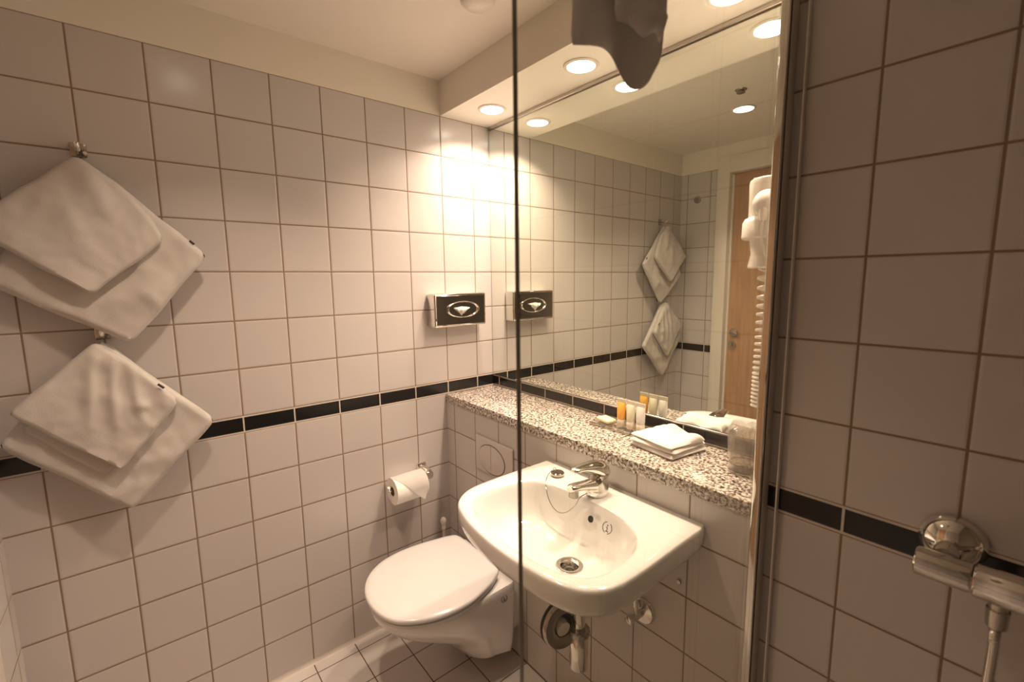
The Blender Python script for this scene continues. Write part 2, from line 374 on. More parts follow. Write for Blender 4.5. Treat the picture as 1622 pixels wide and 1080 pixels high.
# ---------------------------------------------------------------- cloth helper
def cloth_patch(bm, corners, thick, nu=36, nv=36, folds=(), amp=.004, seed=0, sag=0.0, bow=0.0, bulge=.0):
    """corners T,R,B,L in 3-D; the cloth is a padded slab that faces +x"""
    Tn, R, B, L = [Vector(c) for c in corners]
    F = []; K = []
    for i in range(nu+1):
        u = i/nu; fr = []; kr = []
        for j in range(nv+1):
            v = j/nv
            p = Tn.lerp(R, u).lerp(L.lerp(B, u), v)
            e = min(u, 1-u, v, 1-v)
            rim = min(1.0, math.sqrt(max(0.0, 1-(1-min(1.0, e/.035))**2)))
            # edges that are not dead straight
            cen = (Tn+R+B+L)/4
            wv = noise.noise(Vector((u*3+seed, v*3, seed*.7)))*.006
            p = p + (p-cen).normalized()*wv*(1-rim*.4)
            p.z -= sag*math.sin(PI*u)*math.sin(PI*v)
            if bow: p += Vector((0, .7, .7))*bow*math.sin(PI*min(1, u*1.02))**.8*(1-v)**2
            cr = max(0, 1-min(u, 1-u)/.06)*max(0, 1-min(v, 1-v)/.06)
            p += (cen-p).normalized()*cr*.007
            h = 0.0
            for (u0, v0, u1, v1, w, a) in folds:
                ax, ay = u1-u0, v1-v0; L2 = ax*ax+ay*ay
                s = max(0, min(1, ((u-u0)*ax+(v-v0)*ay)/L2)); dx, dy = u-(u0+ax*s), v-(v0+ay*s)
                h += a*math.exp(-(dx*dx+dy*dy)/(w*w))*(math.sin(PI*min(1, max(.0, s*.86+.14))) if L2 > 0 else 1)
            h += amp*noise.noise(Vector((u*4+seed*3.1, v*4-seed, 1.3))) + amp*.4*noise.noise(Vector((u*11+seed, v*11, 4.0)))
            h += bulge*math.sin(PI*u)*math.sin(PI*v)
            f = p.copy(); k = p.copy()
            f.x += (thick*.5*rim + h*rim); k.x -= thick*.5*rim
            k.x = max(k.x, .004)
            fr.append(bm.verts.new(f)); kr.append(bm.verts.new(k) if 0 < i < nu and 0 < j < nv else fr[-1])
        F.append(fr); K.append(kr)
    for i in range(nu):
        for j in range(nv):
            bm.faces.new((F[i][j], F[i+1][j], F[i+1][j+1], F[i][j+1]))
            q = [K[i][j], K[i][j+1], K[i+1][j+1], K[i+1][j]]
            if len(set(q)) > 2 and not all(a in (F[i][j], F[i+1][j], F[i+1][j+1], F[i][j+1]) for a in q):
                try: bm.faces.new(q)
                except ValueError: pass
def hook(y, z, label):
    t = thing('towel_hook', (0, y, z), label, 'hook')
    bm = BM(); box(bm, .0005, .009, y-.016, y+.016, z-.014, z+.020, .003); obj('wall_plate', bm, MT['satin'], t)
    bm = BM(); tube(bm, [(.006, y, z+.006), (.022, y, z+.004), (.036, y, z-.002), (.044, y, z+.004), (.047, y, z+.014)], [.0065, .006, .006, .0065, .007], 14)
    tube(bm, [(.006, y+.010, z-.004), (.018, y+.012, z-.008), (.026, y+.013, z-.006)], [.004, .004, .0045], 10); obj('hook_arm', bm, MT['chrome'], t)
hook(-1.293, 1.712, 'small metal hook on the left wall holding the upper towel')
hook(-1.293, 1.248, 'small metal hook on the left wall holding the lower towel')
# upper towel
t = thing('folded_towel', (.05, -1.29, 1.70), 'upper folded white towel hanging by a corner on the left wall', 'towel')
bm = BM()
cloth_patch(bm, [(.030, -1.292, 1.700), (.052, -1.046, 1.457), (.055, -1.236, 1.222), (.040, -1.487, 1.390)], .024, folds=[(.9, .35, .75, .9, .07, .007), (.55, .95, .8, .6, .06, .006), (.98, .6, .7, .55, .05, .004)], amp=.006, seed=1)
cloth_patch(bm, [(.046, -1.300, 1.698), (.070, -1.140, 1.496), (.080, -1.298, 1.350), (.060, -1.500, 1.512)], .024, bow=.020, folds=[(.05, .05, .75, .35, .09, .010), (.1, .1, .5, .9, .08, -.004), (.1, .3, .9, .75, .1, .006)], amp=.006, seed=2)
obj('towel_fabric', bm, MT['cotton'], t, angle=70)
bm = BM(); box(bm, -.001, .001, -.007, .007, -.003, .003, .0005); bm.transform(Matrix.Translation((.060, -1.082, 1.4915)) @ Matrix.Rotation(math.radians(-45), 4, 'X')); tag(obj('care_tag', bm, MT['tag'], t), 'tiny dark tag at the towel edge')
# lower towel
t = thing('folded_towel', (.05, -1.29, 1.24), 'lower folded white towel hanging by a corner on the left wall', 'towel')
bm = BM()
cloth_patch(bm, [(.030, -1.297, 1.237), (.052, -1.068, .978), (.055, -1.276, .766), (.040, -1.503, 1.000)], .026, folds=[(.95, .4, .6, .95, .06, .005), (.8, .98, .9, .7, .06, .006)], amp=.006, seed=3)
cloth_patch(bm, [(.046, -1.306, 1.237), (.072, -1.148, 1.055), (.082, -1.286, .890), (.060, -1.476, 1.078)], .024, bow=.006, folds=[(.10, .14, .62, .86, .055, .012), (.22, .06, .80, .72, .05, .011), (.36, .0, .95, .5, .05, .008), (.72, .30, .80, .22, .05, .010)], amp=.005, seed=4)
cloth_patch(bm, [(.046, -1.310, 1.17), (.056, -1.20, 1.00), (.060, -1.322, .880), (.050, -1.46, 1.03)], .020, amp=.003, seed=9)
obj('towel_fabric', bm, MT['cotton'], t, angle=70)
bm = BM(); box(bm, -.001, .001, -.009, .009, -.003, .003, .0005); bm.transform(Matrix.Translation((.086, -1.186, 1.104)) @ Matrix.Rotation(math.radians(-47), 4, 'X')); tag(obj('care_tag', bm, MT['tag'], t), 'small dark woven tag at the towel edge')
# bath towel over the shower screen (hangs on both sides of the glass)
def drape(bm, xo, outline, top, thick, seed, n=26, m=30):
    """outline: (y, z) bottom edge from left to right; cloth hangs from z=top"""
    pts = spline([Vector((a, b, 0)) for a, b in outline], 8, False)
    ys = [p.x for p in pts]; y0, y1 = ys[0], ys[-1]
    def zb(y):
        for a, b in zip(pts, pts[1:]):
            if a.x <= y <= b.x+1e-9: return a.y + (b.y-a.y)*((y-a.x)/max(1e-6, b.x-a.x))
        return pts[-1].y
    F = []; K = []
    for i in range(n+1):
        u = i/n; f = []; k = []
        for j in range(m+1):
            v = j/m; y = y0+(y1-y0)*u; z = top+(zb(y)-top)*v
            e = min(u, 1-u)*(y1-y0); e2 = (1-v)*.12
            rim = math.sqrt(max(0, 1-(1-min(1, min(e, e2+.0)/.012))**2)) if v < 1 or True else 0
            w = noise.noise(Vector((y*26+seed, z*3, seed)))*.010*v + .008*math.sin(y*70+seed)*v*v
            x = xo + w*(1 if v < .97 else .6)
            f.append(bm.verts.new((x+thick*.5*rim, y, z))); k.append(bm.verts.new((x-thick*.5*rim-1e-5, y, z)))
        F.append(f); K.append(k)
    for i in range(n):
        for j in range(m):
            bm.faces.new((F[i][j], F[i+1][j], F[i+1][j+1], F[i][j+1])); bm.faces.new((K[i][j], K[i][j+1], K[i+1][j+1], K[i+1][j]))
    for i in range(n):
        bm.faces.new((F[i][m], F[i+1][m], K[i+1][m], K[i][m])); bm.faces.new((F[i][0], K[i][0], K[i+1][0], F[i+1][0]))
    for j in range(m):
        bm.faces.new((F[0][j], F[0][j+1], K[0][j+1], K[0][j])); bm.faces.new((F[n][j], K[n][j], K[n][j+1], F[n][j+1]))
t = thing('bath_towel', (1.262, -.75, 1.96), 'white bath towel draped over the top of the shower screen', 'towel')
bm = BM()
drape(bm, 1.283, [(-.838, 1.622), (-.806, 1.626), (-.776, 1.624), (-.757, 1.614), (-.742, 1.604), (-.726, 1.604), (-.710, 1.622), (-.694, 1.66), (-.678, 1.712)], 1.972, .012, 1.0)
drape(bm, 1.316, [(-.808, 1.642), (-.79, 1.641), (-.775, 1.633), (-.757, 1.642), (-.74, 1.640), (-.728, 1.648), (-.716, 1.675)], 1.978, .010, 5.0)
drape(bm, 1.243, [(-.835, 1.70), (-.80, 1.70), (-.74, 1.695), (-.68, 1.70)], 1.972, .010, 3.0)
rings = []
for k in range(13):
    a = PI*k/12; rings.append([(1.262+.030*math.cos(a)*s, y, 1.966+.020*math.sin(a)*s) for s, y in ((1.45, -.836), (1.45, -.68), (.55, -.68), (.55, -.836))])
loft(bm, rings)
obj('towel_fabric', bm, MT['facecotton'], t, angle=70)

# ---------------------------------------------------------------- tissue dispenser
t = thing('tissue_dispenser', (0, -.205, 1.20), 'mirror-polished metal tissue dispenser on the left wall near the corner', 'tissue dispenser')
x1 = .062; y0, y1, z0, z1 = -.328, -.082, 1.193, 1.327
bm = BM(); box(bm, .001, x1, y0, y1, z0, z1, .006, 3); obj('case', bm, MT['chrome'], t)
bm = BM(); box(bm, x1+.0005, x1+.0025, y0+.009, y1-.009, z0+.009, z1-.009, .001, 1); obj('front_plate', bm, MT['satin'], t)
yc, zc = -.198, 1.262
bm = BM(); rings = []
for s, dx in ((1.0, .003), (.99, .0075), (.93, .009), (.86, .006), (.84, .0032)): rings.append([Vector((x1+dx, yc+.078*s*math.cos(a), zc+.034*s*math.sin(a))) for a in [2*PI*k/48 for k in range(48)]])
loft(bm, rings, False, False); bmesh.ops.bridge_loops(bm, edges=[e for e in bm.edges if e.is_boundary]); obj('opening_ring', bm, MT['chrome'], t)
bm = BM(); loft(bm, [[Vector((x1+dx, yc+.066*math.cos(a), zc+.0285*math.sin(a))) for a in [2*PI*k/48 for k in range(48)]] for dx in (.0027, .0032)]); obj('opening', bm, MT['satin'], t)
bm = BM(); G = []
for i in range(13):
    u = i/12; row = []
    for j in range(9):
        v = j/8; a = (u-.5)*1.75
        yy = yc-.006 + (.050-.012*v)*math.sin(a)*(1-.35*v) ; top = .012-.010*abs(u-.5); low = -.026 + .040*abs(u-.46)**1.0
        zz = zc + top + (low-top)*v; xx = x1+.0045+.012*math.sin(PI*min(1, v*1.1))*math.cos(a)+.003*math.sin(u*19)
        row.append(bm.verts.new((xx, yy, zz)))
    G.append(row)
for i in range(12):
    for j in range(8): bm.faces.new((G[i][j], G[i+1][j], G[i+1][j+1], G[i][j+1]))
bmesh.ops.solidify(bm, geom=bm.faces[:], thickness=.0015)
tag(obj('paper_tissue', bm, MT['paper']), 'white paper tissue poking out of the metal dispenser', 'tissue')

# ---------------------------------------------------------------- toilet roll and holder
t = thing('toilet_roll_holder', (0, -.385, .60), 'small chrome toilet roll holder on the left wall', 'toilet roll holder')
bm = BM(); box(bm, .0005, .008, -.402, -.362, .575, .640, .003); obj('wall_plate', bm, MT['chrome'], t)
bm = BM(); loft(bm, [ellsec((x, -.382, .607), (0, .017, 0), (0, 0, h), 24, .6) for x, h in ((.007, .026), (.03, .024), (.062, .021), (.072, .014))])
tube(bm, [(.058, -.385, .588), (.058, -.40, .588), (.058, -.545, .588)], .0065); tube(bm, [(.058, -.543, .588), (.058, -.546, .592), (.060, -.547, .603)], [.007, .0075, .007]); obj('arm', bm, MT['chrome'], t)
t = thing('toilet_roll', (.058, -.47, .588), 'white toilet paper roll with its end folded to a point', 'toilet roll')
cx, cz = .0585, .583; R = .052; ya, yb = -.5355, -.4045
bm = BM(); n = 48; prof = [(.019, ya), (.019, yb), (R, yb), (R, ya)]
rings = [[Vector((cx+r*math.cos(a), y, cz+r*math.sin(a))) for a in [2*PI*k/n for k in range(n)]] for r, y in ((.019, ya), (.0195, yb), (R-.001, yb), (R, yb-.001), (R, ya+.001), (R-.001, ya), (.019, ya))]
loft(bm, rings, False, False); bmesh.ops.remove_doubles(bm, verts=bm.verts, dist=1e-5); wound = obj('paper_wound', bm, MT['paper'], t)
bm = BM(); loft(bm, [[Vector((cx+r*math.cos(a), y, cz+r*math.sin(a))) for a in [2*PI*k/n for k in range(n)]] for r, y in ((.0175, ya+.001), (.0175, yb-.001), (.0189, yb-.001), (.0189, ya+.001), (.0175, ya+.001))], False, False)
tag(obj('cardboard_core', bm, MT['core'], wound), 'brown cardboard core')
bm = BM(); G = []; path = []
for k in range(17): a = math.radians(112 - k*7); path.append((cx+(R+.0012+.002*k/16)*math.cos(a), cz+(R+.0012+.002*k/16)*math.sin(a)))
x0_, z0_ = path[-1]
for k in range(1, 9): path.append((x0_+.0006*k, z0_-.0052*k))
for i, (px_, pz_) in enumerate(path):
    s_ = max(0.0, (i-5)/(len(path)-6)); row = []
    lo = ya+.002+(yb-ya)*.77*s_; hi = yb-.002-(yb-ya)*.16*max(0.0, (s_-.45)/.55)
    for j in range(9): row.append(bm.verts.new((px_, lo+(hi-lo)*j/8, pz_)))
    G.append(row)
for i in range(len(path)-1):
    for j in range(8): bm.faces.new((G[i][j], G[i+1][j], G[i+1][j+1], G[i][j+1]))
bmesh.ops.solidify(bm, geom=bm.faces[:], thickness=.0006); tag(obj('folded_end', bm, MT['paper'], wound), 'last sheet folded into a triangle')

# ---------------------------------------------------------------- emblem (broken ring with a small figure)
def emblem(parent, c, ax, ay, r, name='emblem'):
    """c centre, ax/ay unit vectors of the mark's plane"""
    c = Vector(c); ax = Vector(ax).normalized(); ay = Vector(ay).normalized(); nrm = ax.cross(ay).normalized()*.0006
    P = lambda x, y: c + ax*x*r + ay*y*r + nrm
    bm = BM(); w = r*.075
    for a0, a1 in ((-75, 65), (105, 255)):
        tube(bm, [P(math.cos(math.radians(a)), math.sin(math.radians(a))) for a in range(a0, a1+1, 9)], w, 6)
    tube(bm, [P(.02, -.62), P(.02, .10)], w, 6); tube(bm, [P(-.30, -.62), P(.34, -.62)], w, 6); tube(bm, [P(-.25, .05), P(.02, .10)], w, 6)
    tube(bm, [P(0, .36), P(.02, .52)], w*1.6, 6)
    tag(obj(name, bm, MT['mark'], parent), 'small dark maker\'s mark, a ring around a figure')

# ---------------------------------------------------------------- toilet
t = thing('wall_hung_toilet', (.33, -.30, .07), 'white wall-hung toilet with closed lid under the flush plate', 'toilet')
xc = .333
def bowl_ring(hw, yb, ym, yf, z, n=40, hb=None, e=1.0):
    hb = hb or hw; pts = []
    r = .018
    pts += [Vector((xc-hb+r, yb, z)), Vector((xc+hb-r, yb, z)), Vector((xc+hb-r*.3, yb-r*.3, z)), Vector((xc+hb, yb-r, z))]
    for k in range(1, 8): s = k/8; pts.append(Vector((xc+hb+(hw-hb)*s, yb-r+(ym-yb+r)*s, z)))
    for k in range(n+1):
        a = PI*k/n; ca, sa = math.cos(a), math.sin(a)
        pts.append(Vector((xc+hw*math.copysign(abs(ca)**e, ca), ym+(yf-ym)*abs(sa)**e, z)))
    for k in range(7, 0, -1): s = k/8; pts.append(Vector((xc-hb-(hw-hb)*s, yb-r+(ym-yb+r)*s, z)))
    pts += [Vector((xc-hb, yb-r, z)), Vector((xc-hb+r*.3, yb-r*.3, z))]
    return pts
bm = BM(); S = [
 (.115, -.302, -.36, -.425, .066, .125), (.135, -.302, -.36, -.446, .070, .150), (.146, -.302, -.37, -.462, .085, .165), (.150, -.302, -.38, -.490, .125, .172), (.155, -.302, -.39, -.530, .165, .176),
 (.160, -.302, -.42, -.585, .200, .179), (.167, -.302, -.45, -.645, .235, .180), (.176, -.302, -.47, -.695, .270, .181), (.183, -.302, -.49, -.724, .305, .182), (.186, -.302, -.50, -.736, .330, .182), (.186, -.302, -.50, -.738, .346, .182), (.183, -.304, -.50, -.735, .3525, .180), (.178, -.308, -.50, -.730, .354, .176)]
rings = [bowl_ring(a, b, c, d, z, hb=h) for a, b, c, d, z, h in S]
loft(bm, rings); obj('bowl', bm, MT['ceramic'], t, angle=50)
bm = BM(); loft(bm, [ellsec((xc, y, .21), (w, 0, 0), (0, 0, h), 32, .6) for y, w, h in ((-.304, .15, .125), (-.2505, .145, .12))]); tag(obj('wall_connection', bm, MT['ceramic'], t), 'ceramic neck against the tiled wall')
lid = [(.20, -.331), (.327, -.328), (.452, -.336), (.487, -.368), (.512, -.42), (.534, -.50), (.533, -.575), (.515, -.64), (.475, -.702), (.42, -.737), (.345, -.749), (.27, -.737), (.205, -.70), (.160, -.64), (.142, -.57), (.143, -.49), (.158, -.41), (.172, -.358)]
lp = spline([Vector((a, b)) for a, b in lid], 6); C2 = Vector((.338, -.53))
def ringz(pl, s, z, c=C2): return [Vector((c.x+(p.x-c.x)*s, c.y+(p.y-c.y)*s, z)) for p in pl]
bm = BM(); loft(bm, [ringz(lp, s, z) for s, z in ((.93, .3555), (.965, .3555), (.975, .358), (.975, .366), (.96, .3685), (.9, .3685))]); obj('seat', bm, MT['lidplastic'], t)
bm = BM(); loft(bm, [ringz(lp, s, z) for s, z in ((.90, .3722), (.982, .3722), (1.0, .3755), (1.003, .380), (.995, .3855), (.975, .3885), (.9, .3905), (.6, .393), (.2, .394))]); obj('lid', bm, MT['lidplastic'], t)
bm = BM()
bm.free()
for x in (.245, .41):
    bm = BM(); lathe(bm, [(.010, 0), (.010, .05)], (x-.025, -.320, .366), (1, 0, 0), 16); obj('hinge', bm, MT['lidplastic'], t)
emblem(t, (.5155, -.356, .312), (0, 1, 0), (0, 0, 1), .012)
# toilet brush behind the bowl
t = thing('toilet_brush', (.085, -.335, 0), 'white toilet brush with pale knob handle behind the toilet', 'toilet brush')
bm = BM(); lathe(bm, [(.036, .001), (.042, .004), (.040, .12), (.034, .14), (.020, .142)], (.085, -.335, 0), (0, 0, 1), 28); obj('holder', bm, MT['plastic'], t)
bm = BM(); lathe(bm, [(.006, .142), (.006, .37), (.009, .372), (.009, .382), (.006, .386), (.009, .392), (.0125, .402), (.0125, .410), (.008, .418), (.002, .421)], (.092, -.338, 0), (0, 0, 1), 20); obj('handle', bm, MT['brush'], t)
# flush plate
t = thing('flush_plate', (.333, YD, .722), 'beige flush plate with an oval two-part button on the tiles', 'flush plate')
bm = BM(); box(bm, .221, .447, YD-.010, YD-.0005, .655, .790, .004, 3); obj('plate', bm, MT['plate'], t)
for sgn in (-1, 1):
    bm = BM(); P = [Vector((.326+sgn*(.0012+.078*math.sin(PI*k/24)), 0, .716+.053*math.cos(PI*k/24))) for k in range(25)]
    loft(bm, [[Vector((p.x, YD-.0103, p.z)) for p in P], [Vector((p.x, YD-.0125, p.z)) for p in P], [Vector((.326+(p.x-.326)*.97, YD-.0135, .716+(p.z-.716)*.97)) for p in P]]); obj('flush_button', bm, MT['plate'], t)
bm = BM(); tube(bm, [(.326+.0805*math.cos(a), YD-.0105, .716+.0555*math.sin(a)) for a in [2*PI*k/64 for k in range(65)]], .0011, 6); tag(obj('button_gap', bm, MT['mark'], t), 'dark oval gap around the button')

# ---------------------------------------------------------------- wash basin
t = thing('wash_basin', (.89, YD, .62), 'white ceramic wall-mounted wash basin below the granite ledge', 'wash basin')
o_pts = [(.634, -.2505), (.70, -.2503), (.80, -.2503), (.90, -.2503), (1.0, -.2503), (1.08, -.2503), (1.142, -.2505), (1.149, -.262), (1.150, -.34), (1.152, -.43), (1.153, -.51), (1.149, -.572), (1.134, -.612), (1.10, -.643), (1.04, -.662), (.96, -.671), (.885, -.672), (.80, -.664), (.735, -.650), (.680, -.628), (.645, -.592), (.628, -.545), (.624, -.47), (.625, -.39), (.627, -.31), (.628, -.262)]
i_pts = [(.700, -.405), (.735, -.380), (.80, -.368), (.88, -.362), (.96, -.365), (1.02, -.378), (1.068, -.405), (1.096, -.450), (1.106, -.51), (1.103, -.565), (1.078, -.606), (1.02, -.630), (.93, -.640), (.84, -.636), (.75, -.618), (.695, -.588), (.672, -.54), (.674, -.47)]
NP = 120; CB = Vector((.905, -.468))
oP = polar(spline([Vector(p) for p in o_pts], 6), CB, NP); iP = polar(spline([Vector(p) for p in i_pts], 6), CB, NP)
oP = [Vector((p.x, min(p.y, -.2503))) for p in oP]
def O(s, z, fx=.89, fy=-.2503, sy=None): return [Vector((fx+(p.x-fx)*s, fy+(p.y-fy)*(sy or s), z)) for p in oP]
def I(s, z): return [Vector((CB.x+(p.x-CB.x)*s, CB.y+(p.y-CB.y)*s, z)) for p in iP]
def mixr(a, b, f): return [x.lerp(y, f) for x, y in zip(a, b)]
top = O(1, .81)
rings = [O(.20, .634, sy=.50), O(.34, .640, sy=.57), O(.52, .657, sy=.67), O(.70, .682, sy=.775), O(.85, .712, sy=.87), O(.945, .740, sy=.945), O(.985, .758, sy=.985), O(.997, .772), O(1, .788), O(1.0, .802)]
rings += [O(.996, .808), O(.988, .8110)]
topi = O(.988, .8118)
rings += [mixr(topi, I(1.03, .8118), .35), mixr(topi, I(1.03, .8105), .8), I(1.022, .8092), I(1.0, .804), I(.975, .792), I(.94, .772), I(.88, .744), I(.78, .718), I(.64, .704), I(.45, .696), I(.28, .691), I(.17, .689)]
D0 = Vector((.922, -.466, .6885))
dr_ring = [D0 + Vector((math.cos(2*PI*k/NP), math.sin(2*PI*k/NP), 0))*.030 for k in range(NP)]
# shift the lowest rings towards the drain
for q, f in ((-1, .9), (-2, .7), (-3, .45), (-4, .2)):
    sh = (Vector((D0.x, D0.y))-CB)*f; rings[q] = [p+Vector((sh.x, sh.y, 0)) for p in rings[q]]
rings.append(dr_ring)
bm = BM(); loft(bm, rings, True, False); obj('basin_body', bm, MT['ceramic'], t, angle=60)
bm = BM(); lathe(bm, [(.030, .0), (.0335, .0012), (.0335, .0030), (.0300, .0038), (.0225, .0015), (.0205, -.006), (.0195, -.018)], D0, (0, 0, 1), 40, False, False); obj('drain_ring', bm, MT['chrome'], t)
bm = BM(); disc(bm, (D0.x, D0.y, D0.z-.020), (0, 0, 1), .0205, .003, .0005, 32); strainer = obj('drain_strainer', bm, MT['alu'], t)
bm = BM(); disc(bm, (D0.x, D0.y, D0.z-.0168), (0, 0, 1), .0045, .0006, .0001, 16)
for k in range(5):
    a = 2*PI*k/5+.3; disc(bm, (D0.x+.0125*math.cos(a), D0.y+.0125*math.sin(a), D0.z-.0168), (0, 0, 1), .0028, .0006, .0001, 12)
obj('drain_holes', bm, MT['hole'], strainer)
# overflow hole and mark on the back slope
sl = Vector((0, -.35, -1)).normalized(); nv = Vector((0, -1, .35)).normalized()
bm = BM(); disc(bm, Vector((.915, -.3815, .776)), nv, .0085, .0015, .0003, 24); tag(obj('overflow_hole', bm, MT['hole'], t), 'dark round overflow hole')
emblem(t, (.972, -.3865, .779), (1, 0, 0), -sl, .0135)
bm = BM(); disc(bm, (1.088, YD-.0005, .637), (0, -1, 0), .006, .004, .001, 16); tag(obj('fixing_screw', bm, MT['satin']), 'small dark metal screw head in the tiles under the basin', 'screw')

# faucet
FX = .880; FY = -.317
t = thing('basin_mixer_tap', (FX, FY, .812), 'chrome single-lever mixer tap on the wash basin', 'tap')
bm = BM(); loft(bm, [ellsec((FX, y, z), (a, 0, 0), (0, b, 0), 32, .92) for y, z, a, b in ((FY, .8122, .028, .030), (FY, .815, .0285, .031), (FY+.002, .825, .0265, .030), (FY+.003, .84, .0250, .029), (FY+.004, .852, .0245, .028), (FY+.005, .858, .0235, .027), (FY+.005, .866, .015, .018))])
loft(bm, [ellsec((FX, y, z), (a, 0, 0), (0, .15*b, b), 24, .8) for y, z, a, b in ((FY+.01, .838, .0200, .018), (FY-.025, .843, .0190, .0140), (FY-.05, .849, .0170, .0105), (FY-.075, .854, .0155, .0095), (FY-.098, .856, .0145, .0095), (FY-.106, .856, .010, .007))])
tap = obj('tap_body', bm, MT['chrome'], t)
bm = BM(); lathe(bm, [(.0115, 0), (.0125, .001), (.0125, .014), (.0118, .0145), (.0118, .022)], (FX, FY-.092, .830), (0, .15, 1), 24); tag(obj('aerator', bm, MT['satin'], tap), 'ribbed metal aerator under the spout tip')
bm = BM(); loft(bm, [ellsec((FX, y, z), (a, 0, 0), (0, b, c), 28, .9) for y, z, a, b, c in
 ((FY+.034, .862, .012, .004, .010), (FY+.030, .868, .020, .003, .016), (FY+.018, .876, .0245, .0, .0215), (FY, .881, .0255, -.001, .0225), (FY-.02, .888, .0240, -.003, .0180), (FY-.04, .894, .0200, -.003, .0125), (FY-.06, .8985, .0165, -.002, .0085), (FY-.078, .9005, .0150, 0, .0062), (FY-.090, .9000, .0125, 0, .0052), (FY-.096, .8990, .007, 0, .003))])
tag(obj('lever', bm, MT['chrome'], t), 'chrome lever handle')
# plug with its chain
t = thing('basin_plug', (.73, -.317, .812), 'dark basin plug on a bead chain lying beside the tap', 'plug')
bm = BM(); lathe(bm, [(.018, 0), (.0195, .002), (.0195, .008), (.017, .0105), (.003, .0115)], (.732, -.318, .8125), (0, 0, 1), 28); obj('plug_body', bm, MT['satin'], t)
bm = BM(); tube(bm, [(.725+.006*math.cos(a), -.324, .829+.006*math.sin(a)) for a in [2*PI*k/16 for k in range(17)]], .0014, 6); obj('ring', bm, MT['chrome'], t)
ch = spline([Vector(p) for p in ((.719, -.328, .826), (.722, -.35, .815), (.745, -.378, .803), (.775, -.392, .774), (.806, -.394, .757), (.835, -.390, .764), (.858, -.380, .788), (.868, -.372, .812), (.874, -.350, .820))], 14, False)
bm = BM(); tube(bm, [p+Vector((0, 0, .0003*(k % 2))) for k, p in enumerate(ch)], [.0013 if k % 2 else .0009 for k in range(len(ch))], 6); obj('chain', bm, MT['satin'], t)

# waste trap
t = thing('bottle_trap', (.93, -.44, .43), 'chrome bottle trap under the wash basin', 'waste trap')
bx, by = .902, -.408
bm = BM(); lathe(bm, [(.021, 0), (.0245, .004), (.0245, .085), (.021, .092), (.016, .096), (.016, .16)], (bx, by, .366), (0, 0, 1), 28); tube(bm, [(bx, by, .50), (bx+.004, by-.01, .55), (.915, -.43, .60), (.918, -.44, .616)], .016, 18); obj('trap_bottle', bm, MT['chrome'], t)
bm = BM(); lathe(bm, [(.026, 0), (.029, .003), (.029, .014), (.026, .017)], (bx, by, .462), (0, 0, 1), 12); tag(obj('collar_nut', bm, MT['satin'], t), 'dark polished collar nut')
nr = Vector((.98, -.17, .09)).normalized(); rc = Vector((.888, -.45, .500))
bm = BM(); lathe(bm, [(.030, .003), (.028, -.004), (.034, -.012), (.056, -.012), (.0600, -.008), (.0600, .000), (.0570, .004), (.040, .0055), (.030, .003)], rc, nr, 56, False, False); cover = tag(obj('cover_ring', bm, MT['satin'], t), 'round polished cover ring around the pipe')
bm = BM(); lathe(bm, [(.0595, -.020), (.0615, -.016), (.0595, -.0125)], rc, nr, 48); tag(obj('ring_gasket', bm, MT['dark'], cover), 'dark rubber gasket behind the ring')
bm = BM(); tube(bm, [rc+Vector((.004, -.004, -.008)), rc+Vector((-.035, .002, -.004)), rc+Vector((-.055, .03, 0)), Vector((.825, YD-.06, .505)), Vector((.825, YD-.001, .505))], [.019, .020, .020, .020, .020], 20); tag(obj('waste_pipe', bm, MT['plastic'], t), 'white plastic waste pipe')
bm = BM(); lathe(bm, [(.040, 0), (.040, .004), (.030, .010), (.021, .012)], (.825, YD-.0005, .505), (0, -1, 0), 32); tag(obj('wall_flange', bm, MT['plastic'], t), 'pale plastic wall flange')
# angle valve
t = thing('angle_valve', (.985, YD, .50), 'small chrome shut-off valve on the tiles under the basin', 'valve')
bm = BM(); lathe(bm, [(.036, 0), (.036, .003), (.031, .010), (.018, .013), (.013, .014)], (.990, YD-.0005, .502), (0, -1, 0), 36); obj('wall_flange', bm, MT['chrome'], t)
bm = BM(); tube(bm, [(.990, YD-.012, .502), (.988, YD-.05, .503)], .011, 16); tube(bm, [(.988, YD-.036, .503), (.988, YD-.037, .535), (.985, YD-.04, .64)], [.009, .008, .005], 12); obj('valve_body', bm, MT['chrome'], t)
bm = BM(); lathe(bm, [(.010, 0), (.013, .002), (.013, .016), (.010, .018)], (.987, YD-.048, .503), (-.15, -1, -.08), 10); tag(obj('valve_knob', bm, MT['chrome'], t), 'small ribbed turning knob')

